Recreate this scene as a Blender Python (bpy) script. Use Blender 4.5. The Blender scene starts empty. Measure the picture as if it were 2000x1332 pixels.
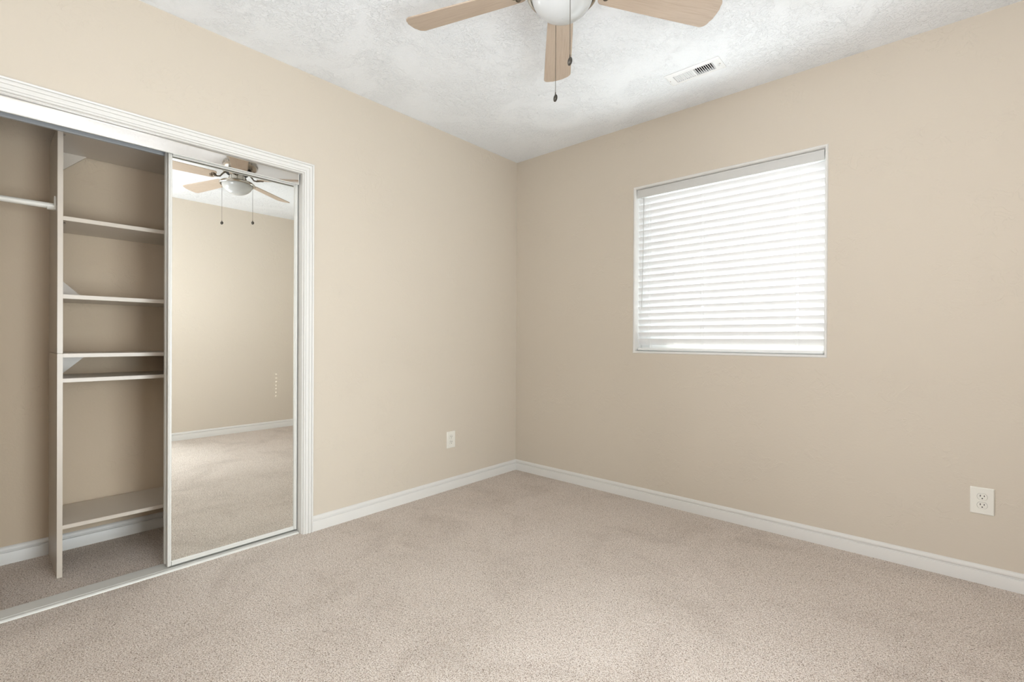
import bpy, bmesh, math, random
from mathutils import Vector, Matrix
R = math.radians
random.seed(4)
scn = bpy.context.scene
COL = scn.collection

# ------------------------------------------------------------ camera
YAW, PIT, ROL = 0.7244113, -0.0028207, 0.0049926
fw = Vector((-math.sin(YAW)*math.cos(PIT), math.cos(YAW)*math.cos(PIT), math.sin(PIT)))
rt = Vector((math.cos(YAW), math.sin(YAW), 0))
up = rt.cross(fw)
rt2 = rt*math.cos(ROL) + up*math.sin(ROL)
up2 = -rt*math.sin(ROL) + up*math.cos(ROL)
cd = bpy.data.cameras.new('camera'); cam = bpy.data.objects.new('camera', cd); COL.objects.link(cam)
M3 = Matrix((rt2, up2, -fw)).transposed()
cam.matrix_world = Matrix.Translation((2.64556, -3.04257, 1.10039)) @ M3.to_4x4()
cd.sensor_fit = 'HORIZONTAL'; cd.sensor_width = 36; cd.lens = 926.21/2000*36
cd.clip_start = .02
scn.camera = cam

# ------------------------------------------------------------ light
world = bpy.data.worlds.new('sky'); scn.world = world; world.use_nodes = True
bgn = world.node_tree.nodes['Background']
bgn.inputs[0].default_value = (.86, .93, 1, 1); bgn.inputs[1].default_value = 1.8

def area(name, loc, rot, sx, sy, power, col):
    l = bpy.data.lights.new(name, 'AREA'); l.shape = 'RECTANGLE'; l.size = sx; l.size_y = sy
    l.energy = power; l.color = col
    o = bpy.data.objects.new(name, l); o.location = loc; o.rotation_euler = rot; COL.objects.link(o)
    return o
# daylight outside the blind window (shines towards -y)
area('daylight_window', (1.65, 1.05, .35), (R(-144), 0, 0), 3.2, 2.0, 98, (.94, .97, 1.0))
# added fill lamp behind an added, unseen opening in the right hand wall
area('side_fill', (3.46, -2.22, .82), (0, R(90), 0), 1.5, .95, 19.5, (.90, .94, 1.0)).data.spread = R(108)
# photographer's flash behind the camera, bounced off the ceiling
area('bounce_flash', (2.70, -3.30, .95), (R(180), 0, 0), 1.0, .9, 29, (.90, .94, 1.0))
# added fill lamp in the rear left corner, brightens the right hand wall
ff = area('fill_lamp', (.45, -3.55, 1.55), (0, 0, 0), .5, .5, 13.5, (.90, .94, 1.0))
ff.rotation_euler = (Vector((3.3, -1.45, 1.40))-ff.location).to_track_quat('-Z', 'Y').to_euler(); ff.data.spread = R(84)
sl = bpy.data.lights.new('sun', 'SUN'); sl.energy = 9.0; sl.angle = R(.5); sl.color = (1, .96, .9)
so = bpy.data.objects.new('sun', sl); COL.objects.link(so)
SUN = Vector((1.17, -.61, -.75)).normalized()
so.rotation_euler = SUN.to_track_quat('-Z', 'Y').to_euler()

scn.view_settings.view_transform = 'Standard'; scn.view_settings.look = 'None'
scn.view_settings.exposure = 0.64; scn.view_settings.gamma = 1
scn.view_settings.use_curve_mapping = False

# ------------------------------------------------------------ materials
def srgb(r, g, b):
    f = lambda c: (c/255/12.92) if c/255 <= .04045 else ((c/255+.055)/1.055)**2.4
    return (f(r), f(g), f(b), 1)
def mat(name, col, rough=.5, metal=0, spec=.5):
    m = bpy.data.materials.new(name); m.use_nodes = True
    b = m.node_tree.nodes['Principled BSDF']
    b.inputs['Base Color'].default_value = col if len(col) == 4 else (*col, 1)
    b.inputs['Roughness'].default_value = rough; b.inputs['Metallic'].default_value = metal
    b.inputs['Specular IOR Level'].default_value = spec
    return m
class NT:
    def __init__(s, m):
        s.t = m.node_tree; s.b = s.t.nodes['Principled BSDF']
        s.tc = s.t.nodes.new('ShaderNodeTexCoord')
    def map(s, scale=(1, 1, 1), rot=(0, 0, 0)):
        n = s.t.nodes.new('ShaderNodeMapping'); n.inputs['Scale'].default_value = scale
        n.inputs['Rotation'].default_value = rot
        s.t.links.new(s.tc.outputs['Object'], n.inputs[0]); return n.outputs[0]
    def noise(s, vec, scale, detail=3, rough=.5, dist=0):
        n = s.t.nodes.new('ShaderNodeTexNoise'); n.inputs['Scale'].default_value = scale
        n.inputs['Detail'].default_value = detail; n.inputs['Roughness'].default_value = rough
        n.inputs['Distortion'].default_value = dist; s.t.links.new(vec, n.inputs['Vector'])
        return n.outputs['Fac']
    def ramp(s, fac, stops):
        n = s.t.nodes.new('ShaderNodeValToRGB'); e = n.color_ramp.elements
        while len(e) < len(stops): e.new(.5)
        for i, (p, c) in enumerate(stops):
            e[i].position = p; e[i].color = c if len(c) == 4 else (*c, 1)
        s.t.links.new(fac, n.inputs[0]); return n.outputs[0]
    def math(s, op, a, b=None):
        n = s.t.nodes.new('ShaderNodeMath'); n.operation = op
        for i, v in enumerate((a, b)):
            if v is None: continue
            if isinstance(v, (int, float)): n.inputs[i].default_value = v
            else: s.t.links.new(v, n.inputs[i])
        return n.outputs[0]
    def mix(s, fac, a, b, kind='MIX'):
        n = s.t.nodes.new('ShaderNodeMixRGB'); n.blend_type = kind
        for i, v in enumerate((fac, a, b)):
            if isinstance(v, (int, float)): n.inputs[i].default_value = v
            elif isinstance(v, tuple): n.inputs[i].default_value = v
            else: s.t.links.new(v, n.inputs[i])
        return n.outputs[0]
    def bump(s, h, dist, strength=1, prev=None):
        n = s.t.nodes.new('ShaderNodeBump'); n.inputs['Distance'].default_value = dist
        n.inputs['Strength'].default_value = strength; s.t.links.new(h, n.inputs['Height'])
        if prev is not None: s.t.links.new(prev, n.inputs['Normal'])
        s.t.links.new(n.outputs[0], s.b.inputs['Normal']); return n.outputs[0]
    def color(s, c): s.t.links.new(c, s.b.inputs['Base Color'])
W1 = (1, 1, 1); B0 = (0, 0, 0)

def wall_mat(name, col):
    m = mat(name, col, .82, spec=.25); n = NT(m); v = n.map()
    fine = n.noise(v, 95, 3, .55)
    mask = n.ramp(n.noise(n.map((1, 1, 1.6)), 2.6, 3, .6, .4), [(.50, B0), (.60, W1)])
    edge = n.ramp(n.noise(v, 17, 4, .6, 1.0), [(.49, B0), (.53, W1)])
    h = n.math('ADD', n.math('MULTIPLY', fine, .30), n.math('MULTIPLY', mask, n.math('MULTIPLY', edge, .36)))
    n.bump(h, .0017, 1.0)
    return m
M = {}
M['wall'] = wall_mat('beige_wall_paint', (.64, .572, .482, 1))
M['closet_wall'] = wall_mat('shaded_wall_paint', (.61, .50, .375, 1))  # wall paint with the closet's shade put into the colour
# skip-trowel ceiling
m = mat('textured_ceiling_paint', (.89, .915, .945), .85, spec=.2); n = NT(m); v = n.map()
mask = n.ramp(n.noise(v, 3.6, 4, .65, .8), [(.40, (.22, .22, .22)), (.54, W1)])
e1 = n.ramp(n.noise(v, 44, 3, .6, 1.3), [(.47, B0), (.52, W1)])
e2 = n.ramp(n.noise(v, 20, 4, .65, 1.0), [(.49, B0), (.525, W1)])
fine = n.noise(v, 150, 2, .5)
h = n.math('ADD', n.math('MULTIPLY', mask, n.math('ADD', n.math('MULTIPLY', e1, .75), n.math('MULTIPLY', e2, .45))), n.math('MULTIPLY', fine, .22))
n.bump(h, .0021, 1.0); M['ceiling'] = m
# carpet : twisted pile in mixed taupe yarns
m = mat('taupe_carpet', (.5, .45, .4), .95, spec=.05); n = NT(m); v = n.map()
yarn = n.noise(v, 250, 2, .6, .5)
yarn2 = n.noise(v, 135, 3, .75, .8)
big = n.noise(v, 2.4, 5, .62, .8)
c = n.ramp(yarn, [(.30, srgb(132, 117, 104)), (.42, srgb(207, 193, 182)), (.52, srgb(242, 230, 220)), (.68, srgb(255, 250, 245))])
c2 = n.ramp(yarn2, [(.28, srgb(118, 104, 92)), (.42, srgb(240, 234, 228)), (.52, W1), (.75, W1)])
c = n.mix(.85, c, c2, 'MULTIPLY')
c3 = n.ramp(big, [(.34, (.87, .86, .85)), (.50, (.97, .967, .963)), (.62, W1)])
c = n.mix(1.0, c, c3, 'MULTIPLY')
n.color(c)
b1 = n.bump(n.noise(v, 170, 3, .7), .007, 1.0)
n.bump(n.noise(v, 18, 3, .6), .007, .7, b1)
M['carpet'] = m
M['trim'] = mat('white_trim_paint', srgb(224, 222, 218), .38, spec=.45)
M['vent_white'] = mat('vent_white_paint', srgb(238, 239, 240), .45)
M['door_white'] = mat('white_door_metal', srgb(218, 217, 212), .35, spec=.5)
M['laminate'] = mat('white_laminate', srgb(208, 198, 185), .33, spec=.5)
M['plastic'] = mat('white_plastic', srgb(232, 229, 220), .3, spec=.5)
M['aluminium'] = mat('grey_aluminium', srgb(186, 189, 192), .42, .35)
M['mirror'] = mat('mirror_glass', (.93, .94, .91), .0, 1)
M['dark'] = mat('dark_slot', (.012, .011, .010), .7)
M['duct'] = mat('duct_metal', (.07, .065, .055), .6, .3)
M['nickel'] = mat('brushed_nickel', srgb(190, 184, 174), .24, 1)
M['iron'] = mat('blade_iron_nickel', srgb(120, 112, 102), .28, 1)
M['vinyl'] = mat('white_vinyl', srgb(238, 238, 236), .4)
M['cord'] = mat('white_cord', srgb(240, 240, 238), .7)
M['chain'] = mat('chain_metal', srgb(95, 88, 80), .35, .9)
M['pendant'] = mat('pendant_pewter', srgb(70, 66, 60), .4, .6)
m = mat('frosted_bowl_glass', srgb(192, 193, 192), .22, spec=.5)
m.node_tree.nodes['Principled BSDF'].inputs['Subsurface Weight'].default_value = .3
m.node_tree.nodes['Principled BSDF'].inputs['Subsurface Radius'].default_value = (.02, .02, .02)
M['bowl'] = m
# light maple blades
m = mat('light_maple', srgb(205, 181, 156), .42, spec=.4); n = NT(m); v = n.map((1.2, 22, 22))
g = n.noise(v, 6, 5, .6, .8)
n.color(n.ramp(g, [(.25, srgb(174, 155, 137)), (.5, srgb(186, 168, 150)), (.8, srgb(194, 178, 161))]))
M['maple'] = m
# slats: faux wood that lets some light through
def translucent(name, col, f):
    m = mat(name, col, .45); t = m.node_tree; b = t.nodes['Principled BSDF']
    tr = t.nodes.new('ShaderNodeBsdfTranslucent'); tr.inputs[0].default_value = col
    mx = t.nodes.new('ShaderNodeMixShader'); mx.inputs[0].default_value = f
    t.links.new(b.outputs[0], mx.inputs[1]); t.links.new(tr.outputs[0], mx.inputs[2])
    t.links.new(mx.outputs[0], t.nodes['Material Output'].inputs[0]); return m
M['slat'] = translucent('white_blind_slat', (.90, .90, .90, 1), .10)
# window glass: clear with a weak reflection
m = bpy.data.materials.new('window_glass'); m.use_nodes = True; t = m.node_tree; t.nodes.clear()
o_ = t.nodes.new('ShaderNodeOutputMaterial'); tp = t.nodes.new('ShaderNodeBsdfTransparent')
tp.inputs[0].default_value = (.95, .97, .96, 1)
gl = t.nodes.new('ShaderNodeBsdfGlossy'); gl.inputs['Roughness'].default_value = 0
mx = t.nodes.new('ShaderNodeMixShader'); mx.inputs[0].default_value = .08
t.links.new(tp.outputs[0], mx.inputs[1]); t.links.new(gl.outputs[0], mx.inputs[2]); t.links.new(mx.outputs[0], o_.inputs[0])
M['glass'] = m

# ------------------------------------------------------------ mesh helpers
def box(bm, x0, y0, z0, x1, y1, z1, bev=0):
    vs = [bm.verts.new(p) for p in ((x0, y0, z0), (x1, y0, z0), (x1, y1, z0), (x0, y1, z0), (x0, y0, z1), (x1, y0, z1), (x1, y1, z1), (x0, y1, z1))]
    fs = [bm.faces.new([vs[i] for i in f]) for f in ((3, 2, 1, 0), (4, 5, 6, 7), (0, 1, 5, 4), (1, 2, 6, 5), (2, 3, 7, 6), (3, 0, 4, 7))]
    if bev:
        es = list({e for f in fs for e in f.edges})
        bmesh.ops.bevel(bm, geom=es, offset=bev, segments=2, affect='EDGES', clamp_overlap=True)
def prism(bm, pts, a, b, axis):
    """closed outline pts (2D) extruded along axis between a and b"""
    def P(p, t):
        if axis == 'x': return (t, p[0], p[1])
        if axis == 'y': return (p[0], t, p[1])
        return (p[0], p[1], t)
    n_ = len(pts)
    A = [bm.verts.new(P(p, a)) for p in pts]; Bv = [bm.verts.new(P(p, b)) for p in pts]
    bm.faces.new(A); bm.faces.new(Bv[::-1])
    for i in range(n_): bm.faces.new((A[i], Bv[i], Bv[(i+1) % n_], A[(i+1) % n_]))
def loft(bm, rings, caps=True, closed=True):
    rv = [[bm.verts.new(p) for p in r] for r in rings]
    n_ = len(rv[0])
    for a, b in zip(rv, rv[1:]):
        for i in range(n_ if closed else n_-1):
            j = (i+1) % n_
            bm.faces.new((a[i], a[j], b[j], b[i]))
    if caps: bm.faces.new(rv[0][::-1]); bm.faces.new(rv[-1])
def lathe(bm, prof, c=(0, 0, 0), seg=48, cap0=False, cap1=False):
    rings = []
    for r, z in prof:
        rings.append([(c[0]+r*math.cos(2*math.pi*i/seg), c[1]+r*math.sin(2*math.pi*i/seg), c[2]+z) for i in range(seg)])
    rv = [[bm.verts.new(p) for p in r] for r in rings]
    for a, b in zip(rv, rv[1:]):
        for i in range(seg):
            j = (i+1) % seg; bm.faces.new((a[i], a[j], b[j], b[i]))
    if cap0: bm.faces.new(rv[0][::-1])
    if cap1: bm.faces.new(rv[-1])
def tube(bm, pts, r, seg=10, caps=True):
    pts = [Vector(p) for p in pts]; rings = []
    for i, p in enumerate(pts):
        d = (pts[min(i+1, len(pts)-1)]-pts[max(i-1, 0)]).normalized()
        a = d.orthogonal().normalized() if i == 0 else (a - d*a.dot(d)).normalized()
        b = d.cross(a); rr = r[i] if isinstance(r, (list, tuple)) else r
        rings.append([p+(a*math.cos(2*math.pi*k/seg)+b*math.sin(2*math.pi*k/seg))*rr for k in range(seg)])
    loft(bm, rings, caps)
def obj(name, bm, material, parent=None, smooth=False, autos=None):
    bmesh.ops.recalc_face_normals(bm, faces=bm.faces)
    me = bpy.data.meshes.new(name); bm.to_mesh(me); bm.free()
    me.materials.append(M[material] if isinstance(material, str) else material)
    if smooth:
        for p in me.polygons: p.use_smooth = True
        if autos is not None: me.set_sharp_from_angle(angle=R(autos))
    o = bpy.data.objects.new(name, me); COL.objects.link(o)
    if parent: o.parent = parent
    return o
def new(): return bmesh.new()
def struct(name, bm, material, label=None, **k):
    o = obj(name, bm, material, **k); o['kind'] = 'structure'
    if label: o['label'] = label
    return o
def tag(o, label, cat, group=None):
    o['label'] = label; o['category'] = cat
    if group: o['group'] = group
    return o
def thing(name, label, cat, loc=(0, 0, 0), rot=(0, 0, 0), group=None):
    o = bpy.data.objects.new(name, None); COL.objects.link(o); o.location = loc; o.rotation_euler = rot
    o.empty_display_size = .1
    return tag(o, label, cat, group)

# ------------------------------------------------------------ room
H = 2.6; XW = 3.30; YR = -3.90
CW = -.715                                    # closet back wall
CY0, CY1 = -3.25, -1.62                       # closet interior y range
OY0, OY1, OZ = -3.06, -1.83, 2.027            # closet opening
WX0, WX1, WZ0, WZ1 = 1.096, 2.208, 1.026, 2.150
TH = .115

bm = new(); box(bm, CW-.1, YR-.1, -.06, XW+.1, .16, 0); struct('floor', bm, 'carpet', 'taupe cut pile carpet running into the closet')
# ceiling with the register opening
VX0, VX1, VY0, VY1 = 1.535, 1.755, -.428, -.348
bm = new()
for a in ((CW-.1, YR-.1, XW+.1, VY0), (CW-.1, VY1, XW+.1, .16), (CW-.1, VY0, VX0, VY1), (VX1, VY0, XW+.1, VY1)):
    box(bm, a[0], a[1], H, a[2], a[3], H+.06)
struct('ceiling', bm, 'ceiling', 'white skip trowel textured ceiling')
bm = new()
box(bm, -TH, YR, 0, 0, OY0-.018, H); box(bm, -TH, OY1+.018, 0, 0, 0, H); box(bm, -TH, OY0-.018, OZ+.018, 0, OY1+.018, H)
struct('wall_left', bm, 'wall', 'beige wall with the closet opening')
# window wall with rounded-over opening edge
bm = new(); y1 = .15
box(bm, CW-.1, 0, 0, WX0-.012, y1, H); box(bm, WX1+.012, 0, 0, XW+.1, y1, H)
box(bm, WX0-.012, 0, 0, WX1+.012, y1, WZ0-.014); box(bm, WX0-.012, 0, WZ1+.012, WX1+.012, y1, H)
struct('wall_back', bm, 'wall', 'beige wall with the blind covered window')
QY0, QY1, QZ0, QZ1 = -2.72, -1.72, .05, 1.62
bm = new(); box(bm, XW, QY1, 0, XW+.1, 0, H); box(bm, XW, YR-.1, 0, XW+.1, QY0, H)
box(bm, XW, QY0, 0, XW+.1, QY1, QZ0); box(bm, XW, QY0, QZ1, XW+.1, QY1, H)
struct('wall_right', bm, 'wall', 'beige wall seen in the closet mirror')
bm = new(); box(bm, CW-.1, YR-.1, 0, XW, YR, H); struct('wall_rear', bm, 'wall')
bm = new()
for a in ((QY0, QZ0, QY1, QZ0+.05), (QY0, QZ1-.05, QY1, QZ1), (QY0, QZ0, QY0+.05, QZ1), (QY1-.05, QZ0, QY1, QZ1)):
    box(bm, XW+.03, a[0], a[1], XW+.09, a[2], a[3], .004)
w2 = struct('added_window', bm, 'vinyl')  # window added out of view to let the side fill light in
bm = new(); box(bm, XW+.058, QY0+.04, QZ0+.04, XW+.064, QY1-.04, QZ1-.04); obj('glass', bm, 'glass', w2)
# closet shell
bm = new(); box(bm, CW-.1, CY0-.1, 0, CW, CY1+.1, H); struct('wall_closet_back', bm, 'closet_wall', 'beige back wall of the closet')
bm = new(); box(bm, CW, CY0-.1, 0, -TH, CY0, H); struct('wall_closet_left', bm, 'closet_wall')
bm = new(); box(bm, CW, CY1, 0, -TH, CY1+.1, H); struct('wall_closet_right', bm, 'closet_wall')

# ------------------------------------------------------------ baseboards
BP = [(0, 0), (.0140, 0), (.0140, .0535), (.0130, .0560), (.0075, .0568), (.0050, .0590), (.0050, .0618), (.0085, .0632), (.0100, .0660),
      (.0100, .0710), (.0090, .0760), (.0065, .0805), (.0035, .0835), (0, .0850)]
def baseboard(name, o, d, nrm, length, m0, m1, label=None):
    """o start, d unit direction, nrm unit direction into the room; m0/m1 = mitre (+1 inside corner) or 0"""
    o, d, nrm = Vector(o), Vector(d), Vector(nrm)
    bm = new()
    A = [o + d*(v*m0) + nrm*v + Vector((0, 0, z)) for v, z in BP]
    Bp = [o + d*(length - v*m1) + nrm*v + Vector((0, 0, z)) for v, z in BP]
    loft(bm, [A, Bp])
    return struct(name, bm, 'trim', label, smooth=True, autos=28)
CAS = .055
baseboard('baseboard_left', (0, 0, 0), (0, -1, 0), (1, 0, 0), -(OY1+.005+CAS), 1, 0, 'white moulded baseboard on the closet wall')
baseboard('baseboard_left', (0, OY0-.005-CAS, 0), (0, -1, 0), (1, 0, 0), (OY0-.005-CAS)-YR, 0, 1)
baseboard('baseboard_back', (0, 0, 0), (1, 0, 0), (0, -1, 0), XW, 1, 1, 'white moulded baseboard under the window')
baseboard('baseboard_right', (XW, 0, 0), (0, -1, 0), (-1, 0, 0), -YR, 1, 1, 'white baseboard reflected in the mirror door')
baseboard('baseboard_rear', (0, YR, 0), (1, 0, 0), (0, 1, 0), XW, 1, 1)
baseboard('baseboard_closet_back', (CW, CY0, 0), (0, 1, 0), (1, 0, 0), CY1-CY0, 1, 1, 'white baseboard at the back of the closet')
baseboard('baseboard_closet_left', (CW, CY0, 0), (1, 0, 0), (0, 1, 0), -TH-CW, 1, 0)
baseboard('baseboard_closet_right', (CW, CY1, 0), (1, 0, 0), (0, -1, 0), -TH-CW, 1, 0)

# ------------------------------------------------------------ closet casing + jambs
CP = [(0, 0), (0, .010), (.002, .0125), (.0055, .0125), (.0065, .0090), (.0095, .0090), (.0115, .0135), (.0190, .0155), (.0225, .0150), (.0240, .0110), (.0275, .0110),
      (.0295, .0165), (.0370, .0180), (.0400, .0170), (.0412, .0120), (.0440, .0120), (.0460, .0180), (.0500, .0195), (.0535, .0185), (CAS, .0150), (CAS, 0)]
bm = new()
iy0, iy1, iz = OY0-.005, OY1+.005, OZ+.005
path = [lambda u: (iy1+u, -.004), lambda u: (iy1+u, iz+u), lambda u: (iy0-u, iz+u), lambda u: (iy0-u, -.004)]
loft(bm, [[(v, *f(u)) for u, v in CP] for f in path])
struct('trim_1', bm, 'trim', 'white fluted casing around the closet opening', smooth=True, autos=25)
bm = new()
box(bm, -TH, OY1, 0, 0, OY1+.018, OZ+.018, .0015); box(bm, -TH, OY0-.018, 0, 0, OY0, OZ+.018, .0015); box(bm, -TH, OY0, OZ, 0, OY1, OZ+.018, .0015)
struct('trim_2', bm, 'trim', 'white jamb lining the closet opening')

# ------------------------------------------------------------ sliding mirror doors
# upper rail: mirrored fascia in front of a twin aluminium channel
tr = thing('sliding_door_rail', 'mirrored fascia and grey double channel rail under closet head', 'door rail', (-.02, (OY0+OY1)/2, OZ))
def put(o, parent):           # parent while keeping world placement of a mesh built in world coordinates
    o.parent = parent; o.matrix_parent_inverse = parent.matrix_basis.inverted(); return o
bm = new()
y0, y1 = OY0+.004, OY1-.012
box(bm, -.132, y0, OZ-.006, -.026, y1, OZ-.001)
for x, zb in ((-.030, 1.978), (-.079, 1.986), (-.132, 1.981)):
    box(bm, x, y0, zb, x+.004, y1, OZ-.005)
box(bm, -.137, y0, 1.978, -.124, y1, 1.983); box(bm, -.085, y0, 1.983, -.070, y1, 1.988)
put(obj('channel', bm, 'aluminium'), tr)
bm = new(); box(bm, -.0255, OY0+.004, 1.967, -.0205, OY1-.014, OZ-.002, .0006)
f = put(obj('fascia', bm, mat('fascia_mirror', (.73, .70, .655), .03, 1)), tr); f['label'] = 'mirrored fascia strip'
bm = new(); box(bm, -.0262, OY0+.004, 1.9645, -.0200, OY1-.014, 1.9672); box(bm, -.0262, OY1-.0145, 1.9645, -.0200, OY1-.012, OZ-.002)
put(obj('edge_trim', bm, 'door_white'), tr)
# floor track
bm = new()
prism(bm, [(-.136, 0), (-.136, .007), (-.133, .0085), (-.052, .0085), (-.050, .0070), (-.047, .0070), (-.045, .0085),
           (-.034, .0085), (-.030, .0070), (-.026, .003), (-.025, 0)], OY0+.002, OY1-.002, 'y')
tag(obj('floor_track', bm, 'door_white'), 'white metal sliding door track on the carpet edge', 'track')

def mirror_door(name, x, ya, yb, label):
    """x = front face; runs ya..yb"""
    z0, z1 = .0190, 1.985; d = .024; s = .017
    t = bpy.data.objects.new(name, None); COL.objects.link(t); t.location = (x, (ya+yb)/2, z0); t['kind'] = 'structure'; t['label'] = label
    for a in (ya, yb-s):
        bm = new()
        q = a if a == ya else a+s; sg = 1 if a == ya else -1
        prism(bm, [(x-d, q), (x-d, q+sg*.016), (x-.004, q+sg*.016), (x-.001, q+sg*.0145), (x-.0015, q+sg*.010), (x+.0015, q+sg*.007), (x+.002, q+sg*.003), (x, q)], z0, z1, 'z')
        put(obj('stile', bm, 'door_white'), t)
    bm = new(); prism(bm, [(x-d, z0), (x-.001, z0), (x, z0+.003), (x, z0+.017), (x-.003, z0+.020), (x-d, z0+.020)], ya+s, yb-s, 'y')
    put(obj('rail', bm, 'door_white'), t)
    bm = new(); prism(bm, [(x-d, z1), (x-.001, z1), (x, z1-.003), (x, z1-.020), (x-.003, z1-.022), (x-d, z1-.022)], ya+s, yb-s, 'y')
    put(obj('rail', bm, 'door_white'), t)
    bm = new(); box(bm, x-.012, ya+.012, z0+.016, x-.006, yb-.012, z1-.018)
    mi = put(obj('mirror', bm, 'mirror'), t); mi['label'] = 'mirror glass'
    bm = new(); box(bm, x-.020, ya+.012, z0+.016, x-.0125, yb-.012, z1-.018)
    put(obj('backing_board', bm, 'laminate'), t)
    return t
mirror_door('door_1', -.050, -2.443, -1.835, 'front sliding mirror door reflecting the fan and carpet')
mirror_door('door_2', -.092, -2.445, -1.850, 'rear sliding mirror door tucked behind the front one')

# ------------------------------------------------------------ closet shelving (two stacked units)
FX, BX = -.335, -.700; YA, YB = -2.798, -1.96; T = .019
def board(name, parent, x0, y0, z0, x1, y1, z1):
    bm = new(); box(bm, x0, y0, z0, x1, y1, z1, .0012)
    return put(obj(name, bm, 'laminate'), parent)
def brace(parent, zc, up_, leg=.085, legz=.085):
    bm = new(); s = 1 if up_ else -1
    for yc, sy in ((YA+T, 1), (YB-T, -1)):
        bm = new()
        prism(bm, [(yc, zc), (yc+sy*leg, zc), (yc, zc+s*legz)], BX, BX+.014, 'x')
        put(obj('corner_brace', bm, 'laminate'), parent)
ZJ = 1.027
lo = thing('shelving_unit', 'lower white closet shelving unit standing on carpet beside mirror door', 'shelf unit', (FX, YA, 0), group=None)
board('side_panel', lo, BX, YA, 0, FX, YA+T, ZJ-.001); board('side_panel', lo, BX, YB-T, 0, FX, YB, ZJ-.001)
board('shelf', lo, BX, YA+T, ZJ-.019, FX, YB-T, ZJ-.001)
board('shelf', lo, BX, YA+T, .893, FX, YB-T, .911)
board('shelf', lo, BX, YA+T, .219, FX, YB-T, .237)
brace(lo, ZJ-.019, False, .122, .122)
hi = thing('shelving_unit', 'upper white closet shelving unit stacked on the lower, holding three shelves', 'shelf unit', (FX, YA, ZJ))
ZT = 2.066
board('side_panel', hi, BX, YA, ZJ, FX, YA+T, ZT); board('side_panel', hi, BX, YB-T, ZJ, FX, YB, ZT)
board('shelf', hi, BX, YA+T, ZT-.019, FX, YB-T, ZT)
board('shelf', hi, BX, YA+T, 1.638, FX, YB-T, 1.657)
board('shelf', hi, BX, YA+T, 1.279, FX, YB-T, 1.298)
brace(hi, ZT-.019, False, .120, .119); brace(hi, 1.298, True, .118, .120)
for zz in (1.638, ZT-.019):
    bm = new(); tube(bm, [(FX-.05, YA+T, zz-.004), (FX-.05, YA+T+.012, zz-.004)], .003, 8)
    put(obj('shelf_pin', bm, 'chain'), hi)

# hanging rod
RX, RZ = -.425, 1.712
rod = thing('closet_rod', 'white hanging rod left of the closet shelving', 'closet rod', (RX, CY0, RZ))
bm = new(); tube(bm, [(RX, CY0+.006, RZ), (RX, YA-.006, RZ)], .0135, 20); put(obj('rod', bm, 'plastic', smooth=True, autos=40), rod)
for yy, s in ((YA, -1), (CY0, 1)):
    bm = new(); a, b = sorted((yy, yy+s*.0055))
    box(bm, RX-.021, a, RZ-.020, RX+.021, b, RZ+.045, .002)
    a, b = sorted((yy+s*.004, yy+s*.028))
    pts = []
    for k in range(13):
        an = math.pi+math.pi*k/12; pts.append((RX+.0185*math.cos(an), RZ+.0185*math.sin(an)))
    for k in range(13):
        an = 2*math.pi-math.pi*k/12; pts.append((RX+.0142*math.cos(an), RZ+.0142*math.sin(an)))
    prism(bm, pts, a, b, 'y')
    put(obj('socket', bm, 'plastic'), rod)

# ------------------------------------------------------------ window 1: vinyl frame, glass, bead
bm = new()
fy0, fy1 = .095, .148
for a in ((WX0, WZ0, WX1, WZ0+.045), (WX0, WZ1-.045, WX1, WZ1), (WX0, WZ0+.045, WX0+.045, WZ1-.045), (WX1-.045, WZ0+.045, WX1, WZ1-.045)):
    box(bm, a[0], fy0, a[1], a[2], fy1, a[3], .003)
w1 = struct('window_1', bm, 'vinyl', 'window behind the closed white blind')
bm = new(); box(bm, WX0+.04, .118, WZ0+.04, WX1-.04, .122, WZ1-.04); obj('glass', bm, 'glass', w1)
# white painted corner bead and returns
bm = new()
def bead(u, side):
    pass
prof = [(.0, .150), (0, .006), (.002, .001), (.006, -.0035), (.011, -.004), (.014, -.002), (.0155, 0), (.0155, .010), (.010, .150)]
rc = [(WX0, WZ0, -1, -1), (WX1, WZ0, 1, -1), (WX1, WZ1, 1, 1), (WX0, WZ1, -1, 1)]
rings = [[(x+sx*u, v, z+sz*u) for u, v in prof] for x, z, sx, sz in rc]
rv = [[bm.verts.new(p) for p in r] for r in rings]
for k in range(4):
    a, b = rv[k], rv[(k+1) % 4]
    for i in range(len(prof)):
        j = (i+1) % len(prof); bm.faces.new((a[i], a[j], b[j], b[i]))
struct('trim_3', bm, 'trim', 'white corner bead and return around the window', smooth=True, autos=30)

# ------------------------------------------------------------ venetian blind
bl = thing('window_blind', 'closed white faux wood blind covering the window', 'blind', ((WX0+WX1)/2, .05, WZ1))
bx0, bx1 = WX0+.005, WX1-.005; NS = 23; PITCH = .0443; ZL = 1.0685; BY = .052
bm = new(); prism(bm, [(.016, WZ1-.012), (.016, WZ1-.058), (.020, WZ1-.062), (.027, WZ1-.060), (.027, WZ1-.003), (.018, WZ1-.003), (.0145, WZ1-.006)], bx0, bx1, 'x')
put(obj('valance', bm, mat('valance_white', srgb(206, 205, 202), .45)), bl)
bm = new(); box(bm, bx0+.004, .042, WZ1-.045, bx1-.004, .080, WZ1-.004, .002); put(obj('headrail', bm, 'vinyl'), bl)
cords = (WX0+.115, (WX0+WX1)/2+.0, WX1-.135)
cords = (1.185, 1.545, 2.075)
bm = new()
sw, th = .050, .0026; ang = R(180-60)       # closed, room edge up
SUNROWS = range(2, 9)
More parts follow.
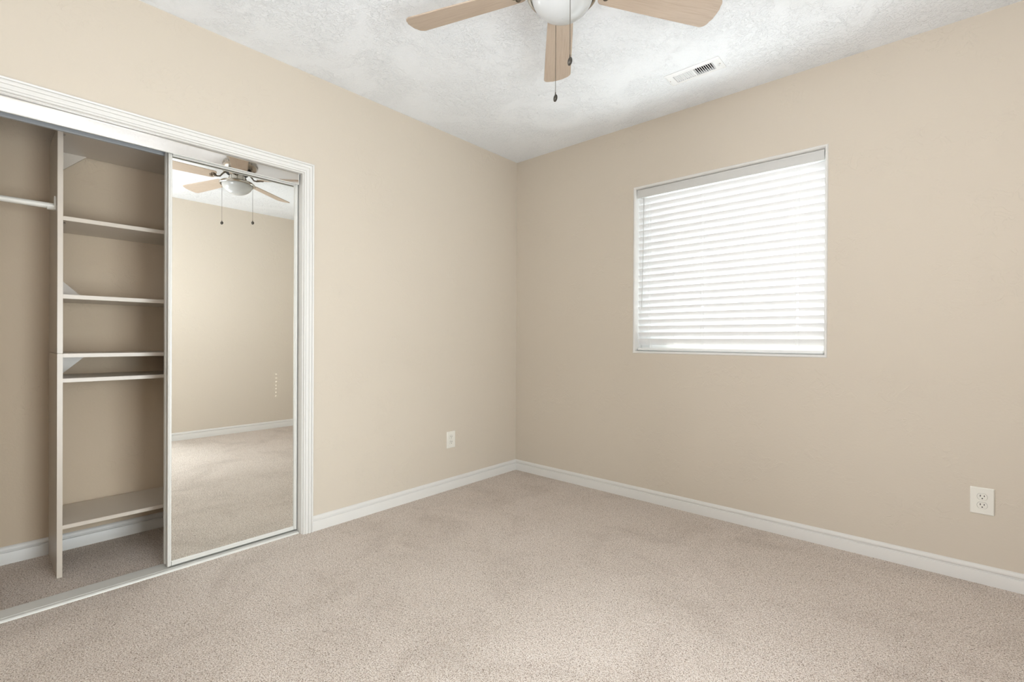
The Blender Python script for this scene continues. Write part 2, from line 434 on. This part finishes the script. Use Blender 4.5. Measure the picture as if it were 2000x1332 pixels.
def slat(zc, holes):
    # cross-section: crowned sheet in (y,z); local s across the width
    secs = []
    for k in range(9):
        s = -sw/2 + sw*k/8; cr = .0022*(1-(2*s/sw)**2)
        secs.append((s, cr))
    def P(s, n): # room edge (s=-sw/2) is low
        return (BY + s*math.cos(ang) - n*math.sin(ang), zc + s*math.sin(ang) + n*math.cos(ang))
    out = [P(s, c+th/2) for s, c in secs]; inn = [P(s, c-th/2) for s, c in secs]
    xs = [bx0]
    for h in holes: xs += [h-.0065, h+.0065]
    xs.append(bx1)
    # strips in x; hole strips skip the central sections 3..5
    O = [[bm.verts.new((x, *p)) for p in out] for x in xs]; I = [[bm.verts.new((x, *p)) for p in inn] for x in xs]
    for i in range(len(xs)-1):
        hole = i % 2 == 1
        for k in range(8):
            if hole and 2 <= k <= 5:
                continue
            bm.faces.new((O[i][k], O[i][k+1], O[i+1][k+1], O[i+1][k])); bm.faces.new((I[i][k], I[i+1][k], I[i+1][k+1], I[i][k+1]))
        for k in (0, 8):
            bm.faces.new((O[i][k], O[i+1][k], I[i+1][k], I[i][k]))
        if hole:
            for k in (2, 6): bm.faces.new((O[i][k], I[i][k], I[i+1][k], O[i+1][k]))
            for e in (i, i+1):
                for k in range(2, 6): bm.faces.new((O[e][k], O[e][k+1], I[e][k+1], I[e][k]))
    for e in (0, len(xs)-1):
        for k in range(8): bm.faces.new((O[e][k], O[e][k+1], I[e][k+1], I[e][k]))
for k in range(NS):
    zc = ZL + k*PITCH + sw/2*math.sin(ang)
    slat(zc, ((cords[1],) if k == 5 else ()) + ((cords[2],) if k in SUNROWS else ()))
put(obj('slats', bm, 'slat', smooth=True, autos=35), bl)
bm = new(); box(bm, bx0, .030, WZ0+.004, bx1, .078, WZ0+.022, .003); put(obj('bottom_rail', bm, 'vinyl'), bl)
yf = BY - sw/2*abs(math.cos(ang)) - .003; yb_ = BY + sw/2*abs(math.cos(ang)) + .003
for cx in (1.185, 1.545, 2.075):
    bm = new()
    for dx in (-.009, .009):
        tube(bm, [(cx+dx, yf, WZ1-.05), (cx+dx*.9, yf, ZL+.03), (cx+dx*.6+.006, yf-.001, WZ0+.020)], .0008, 6)
        tube(bm, [(cx+dx, yb_+.004, WZ1-.05), (cx+dx, yb_+.004, WZ0+.020)], .0008, 6)
    put(obj('ladder_cord', bm, 'cord'), bl)
for cx in (1.36, 1.79):
    bm = new(); tube(bm, [(cx, yf, WZ1-.05), (cx, yf, WZ0+.020)], .0006, 6); put(obj('lift_cord', bm, 'cord'), bl)
for cx in (1.185, 1.36, 1.545, 1.79, 2.075):
    bm = new(); tube(bm, [(cx, .028, WZ0+.010), (cx, .032, WZ0+.010)], .004, 10); put(obj('cord_plug', bm, 'vinyl'), bl)
bm = new(); tube(bm, [(1.148, .020, WZ1-.062), (1.147, .019, 1.80), (1.138, .018, 1.315)], .0024, 8)
put(obj('tilt_wand', bm, mat('wand_plastic', srgb(205, 205, 203), .3), smooth=True), bl)
bm = new()
tube(bm, [(1.162, .020, WZ1-.062), (1.162, .020, 1.36), (1.164, .020, 1.33)], .0008, 6)
put(obj('pull_cord', bm, 'cord'), bl)

# ------------------------------------------------------------ outlets
def rounded(w, h, r, seg=6):
    pts = []
    for cx, cz, a0 in ((w/2-r, h/2-r, 0), (-w/2+r, h/2-r, 90), (-w/2+r, -h/2+r, 180), (w/2-r, -h/2+r, 270)):
        for k in range(seg+1):
            a = R(a0+90*k/seg); pts.append((cx+r*math.cos(a), cz+r*math.sin(a)))
    return pts
def outlet(loc, rz, label):
    """local frame: plate in the xz plane, facing -y"""
    t = thing('wall_outlet', label, 'outlet', loc, (0, 0, rz), 'duplex wall outlets')
    W, Hh = .079, .121
    bm = new()
    r0 = [(x, 0, z) for x, z in rounded(W, Hh, .003)]
    r1 = [(x, -.0040, z) for x, z in rounded(W, Hh, .003)]
    r2 = [(x, -.0062, z) for x, z in rounded(W-.007, Hh-.007, .003)]
    loft(bm, [r0, r1, r2]); obj('plate', bm, 'plastic', t)
    for s in (1, -1):
        zc = s*.0195; bm = new(); w, h = .0340, .0285
        o = [(x, max(-h/2, min(h/2, z))) for x, z in [( w/2*math.cos(2*math.pi*k/32), w/2*math.sin(2*math.pi*k/32)) for k in range(32)]]
        loft(bm, [[(x, -.0055, z+zc) for x, z in o], [(x, -.0078, z+zc) for x, z in o], [(x*.95, -.0084, z*.95+zc) for x, z in o]])
        rec = obj('receptacle', bm, 'plastic', t)
        bm = new()
        for sx, hh in ((-.0063, .0080), (.0063, .0066)):
            box(bm, sx-.0013, -.0092, zc+.0045-hh/2, sx+.0013, -.0080, zc+.0045+hh/2)
        prism(bm, [(.0025*math.cos(2*math.pi*k/12), zc-.0070+.0025*math.sin(2*math.pi*k/12)) for k in range(12)], -.0092, -.0080, 'y')
        obj('slots', bm, 'dark', rec)
        # thin shadow gap around the receptacle
        bm = new(); loft(bm, [[(x*1.04, -.0058, z*1.04+zc) for x, z in o], [(x*1.04, -.00625, z*1.04+zc) for x, z in o]]); obj('gap', bm, 'duct', rec)
    bm = new(); prism(bm, [(.0028*math.cos(2*math.pi*k/16), .0028*math.sin(2*math.pi*k/16)) for k in range(16)], -.0074, -.0060, 'y'); obj('screw', bm, 'plastic', t)
    return t
outlet((0, -.728, .364), R(90), 'white duplex outlet low on closet wall right of the closet casing')
outlet((2.822, 0, .376), 0, 'white duplex outlet low on window wall below and right of window')

# ------------------------------------------------------------ ceiling register
vt = thing('ceiling_vent', 'white louvered register in the ceiling between fan and window wall', 'vent', ((VX0+VX1)/2, (VY0+VY1)/2, H))
PX0, PX1, PY0, PY1 = 1.495, 1.797, -.455, -.325
bm = new(); z0 = H-.006
ix0, ix1, iy0_, iy1_ = VX0+.002, VX1-.002, VY0+.002, VY1-.002
def rr(x0, y0, x1, y1, z): return [(x0, y0, z), (x1, y0, z), (x1, y1, z), (x0, y1, z)]
loft(bm, [rr(PX0, PY0, PX1, PY1, H-.0005), rr(PX0+.001, PY0+.001, PX1-.001, PY1-.001, H-.003), rr(PX0+.012, PY0+.012, PX1-.012, PY1-.012, z0), rr(ix0, iy0_, ix1, iy1_, z0), rr(ix0, iy0_, ix1, iy1_, H+.012)], caps=False)
put(obj('plate', bm, 'vent_white'), vt)
NL = 9; L0 = VX0+.004; L1 = VX1-.004; mid = (L0+L1)/2
bm = new(); step = (mid-.004-L0)/NL
for k in range(NL):
    for base, s in ((L0, 1), (mid+.004, -1)):
        xc = base+step*(k+.5)
        dx = .0045*s
        # left bank leans so that it is closed towards the camera; right bank leans open
        prism(bm, [(xc-dx-.0011, H-.0050), (xc-dx+.0011, H-.0050), (xc+dx+.0011, H+.0050), (xc+dx-.0011, H+.0050)], VY0, VY1, 'y')
box(bm, mid-.004, VY0, H-.006, mid+.004, VY1, H+.004)
put(obj('louvers', bm, 'vent_white'), vt)
bm = new()
q = .012
rv = [[bm.verts.new(p) for p in rr(VX0, VY0, VX1, VY1, H+.013)], [bm.verts.new(p) for p in rr(VX0, VY0, VX1, VY1, H+.20)]]
for i in range(4): bm.faces.new((rv[0][i], rv[0][(i+1) % 4], rv[1][(i+1) % 4], rv[1][i]))
bm.faces.new(rv[1]); put(obj('duct', bm, 'duct'), vt)
for sx in (PX0+.014, PX1-.014):
    bm = new(); prism(bm, [(sx+.003*math.cos(2*math.pi*k/10), -.388+.003*math.sin(2*math.pi*k/10)) for k in range(10)], z0-.001, z0+.001, 'z')
    put(obj('screw', bm, 'nickel'), vt)
bm = new(); box(bm, PX1-.022, -.392, z0-.012, PX1-.019, -.384, z0); put(obj('damper_lever', bm, 'vent_white'), vt)

# ------------------------------------------------------------ ceiling fan
FC = Vector((1.606, -1.594, 0))
fan = thing('ceiling_fan', 'five blade ceiling fan with light maple blades and frosted bowl light', 'ceiling fan', (FC.x, FC.y, H))
# everything below is in the fan's local frame: z = 0 at the ceiling
bm = new(); lathe(bm, [(.001, 0), (.098, 0), (.100, -.004), (.100, -.018), (.090, -.022), (.090, -.030), (.108, -.036), (.122, -.048), (.126, -.062), (.126, -.085), (.120, -.098), (.105, -.108), (.075, -.114), (.001, -.114)], cap0=False)
hs = obj('motor_housing', bm, 'nickel', fan, smooth=True, autos=30)
bm = new()
for k in range(36):
    a = 2*math.pi*k/36; c_, s_ = math.cos(a), math.sin(a)
    tube(bm, [(.1262*c_, .1262*s_, -.064), (.1262*c_, .1262*s_, -.083)], .0022, 6)
obj('vent_ribs', bm, 'iron', hs)
bm = new(); lathe(bm, [(.001, -.112), (.078, -.112), (.082, -.118), (.082, -.128), (.074, -.134), (.001, -.134)]); obj('flywheel', bm, 'dark', fan, smooth=True, autos=30)
bm = new(); lathe(bm, [(.001, -.130), (.052, -.130), (.056, -.136), (.056, -.186), (.062, -.192), (.001, -.192)]); obj('switch_housing', bm, 'nickel', fan, smooth=True, autos=30)
bm = new(); lathe(bm, [(.050, -.188), (.090, -.190), (.122, -.196), (.130, -.203), (.131, -.216), (.127, -.220), (.121, -.218), (.121, -.206), (.050, -.198)]); 
ring = obj('fitter', bm, 'nickel', fan, smooth=True, autos=30)
bm = new()
prof = []
for k in range(15):
    a = math.pi/2*k/14
    prof.append((.1150*math.cos(a)**1.08 if k < 14 else .001, -.212-.088*math.sin(a)))
lathe(bm, [(.1150, -.206)]+prof); obj('light_bowl', bm, 'bowl', fan, smooth=True)
ZB = -.168
def blade_outline():
    pts = []; r0, r1 = .158, .662
    def w(x): return .052 + .017*((x-r0)/(r1-r0))**.8 if x > r0 else .052
    up_ = []
    for k in range(13):
        x = r0 + .02 + (r1-.045-r0-.02)*k/12; up_.append((x, w(x)))
    # rounded tip
    R_ = .032; wt = w(r1)
    tip = []
    for k in range(1, 8):
        a = R(90-90*k/7*1.0); tip.append((r1-R_-.004+R_*math.cos(a), wt-R_+R_*math.sin(a)))
    end = [(r1+.001, wt*.35), (r1+.002, 0)]
    root = [(r0, w(r0)*.55), (r0+.004, w(r0)*.85), (r0+.012, w(r0)*.98)]
    half = root + up_ + tip + end
    return half + [(x, -y) for x, y in half[::-1][1:]]
OUT = blade_outline()
PITCHB = R(-12.5)
def make_blade(first_angle):
    bm = new(); t2 = .0030
    def P(x, y, z): 
        return (x, y*math.cos(PITCHB)-z*math.sin(PITCHB), y*math.sin(PITCHB)+z*math.cos(PITCHB)+ZB)
    cx = .44
    rings = []
    for z, ins in ((-t2, .0015), (-t2+.0012, 0), (t2-.0012, 0), (t2, .0015)):
        rings.append([P(cx+(x-cx)*(1-ins/.22), y*(1-ins/.06), z) for x, y in OUT])
    loft(bm, rings)
    b = obj('blade', bm, 'maple', fan, smooth=False)
    b.rotation_euler = (0, 0, first_angle)
    # blade iron: arm from flywheel to a three-lobed plate under the blade
    bm = new()
    def Q(x, y, z=0): return P(x, y, -t2-.002+z)
    tube(bm, [(.070, 0, -.124), (.095, 0, -.130), (.112, 0, -.150), (.128, 0, ZB-.004), (.150, 0, ZB-.009), (.180, 0, ZB-.007)], [.008, .008, .0065, .006, .006, .005], 10)
    for y, x1 in ((.024, .186), (-.024, .186), (0, .194)):
        tube(bm, [(.150, 0, ZB-.009), Q(.172, y*.8), Q(x1, y)], [.006, .005, .0045], 8)
        c = Q(x1, y)
        lathe(bm, [(.001, -.002), (.010, -.002), (.011, .001), (.011, .002)], c, 14, cap1=True)
    obj('blade_iron', bm, 'iron', b, smooth=True, autos=40)
    return b
b0 = make_blade(R(127.8))
for k in range(1, 5):
    c = b0.copy(); COL.objects.link(c); c.parent = fan; c.rotation_euler = (0, 0, R(127.8+72*k))
    for ch in b0.children:
        d = ch.copy(); COL.objects.link(d); d.parent = c
# pull chains
for (px, py, pz) in ((1.522, -1.516, 2.068), (1.688, -1.668, 2.066)):
    x, y = px-FC.x, py-FC.y; s = .128/math.hypot(x, y); x2, y2 = x*s, y*s
    x, y = x2, y2
    bm = new(); zt, zb = -.214, pz-H
    tube(bm, [(x*.96, y*.96, zt), (x, y, zt-.006), (x, y, zb+.02)], .0009, 6)
    nb = 80
    for k in range(0, nb):
        z = zt-.008-(zt-zb-.03)*k/nb
        bmesh.ops.create_icosphere(bm, subdivisions=1, radius=.0015, matrix=Matrix.Translation((x, y, z)))
    ch = obj('pull_chain', bm, 'chain', fan)
    bm = new(); bmesh.ops.create_uvsphere(bm, u_segments=20, v_segments=14, radius=1, matrix=Matrix.Translation((x, y, zb)) @ Matrix.Rotation(R(40), 4, 'Z') @ Matrix.Rotation(R(12), 4, 'Y') @ Matrix.Diagonal((.0080, .0115, .0145, 1)))
    obj('pendant', bm, 'pendant', ch, smooth=True)
    bm = new(); tube(bm, [(x, y, zb+.012), (x, y, zb+.024)], [.003, .0016], 8); obj('coupling', bm, 'chain', ch)
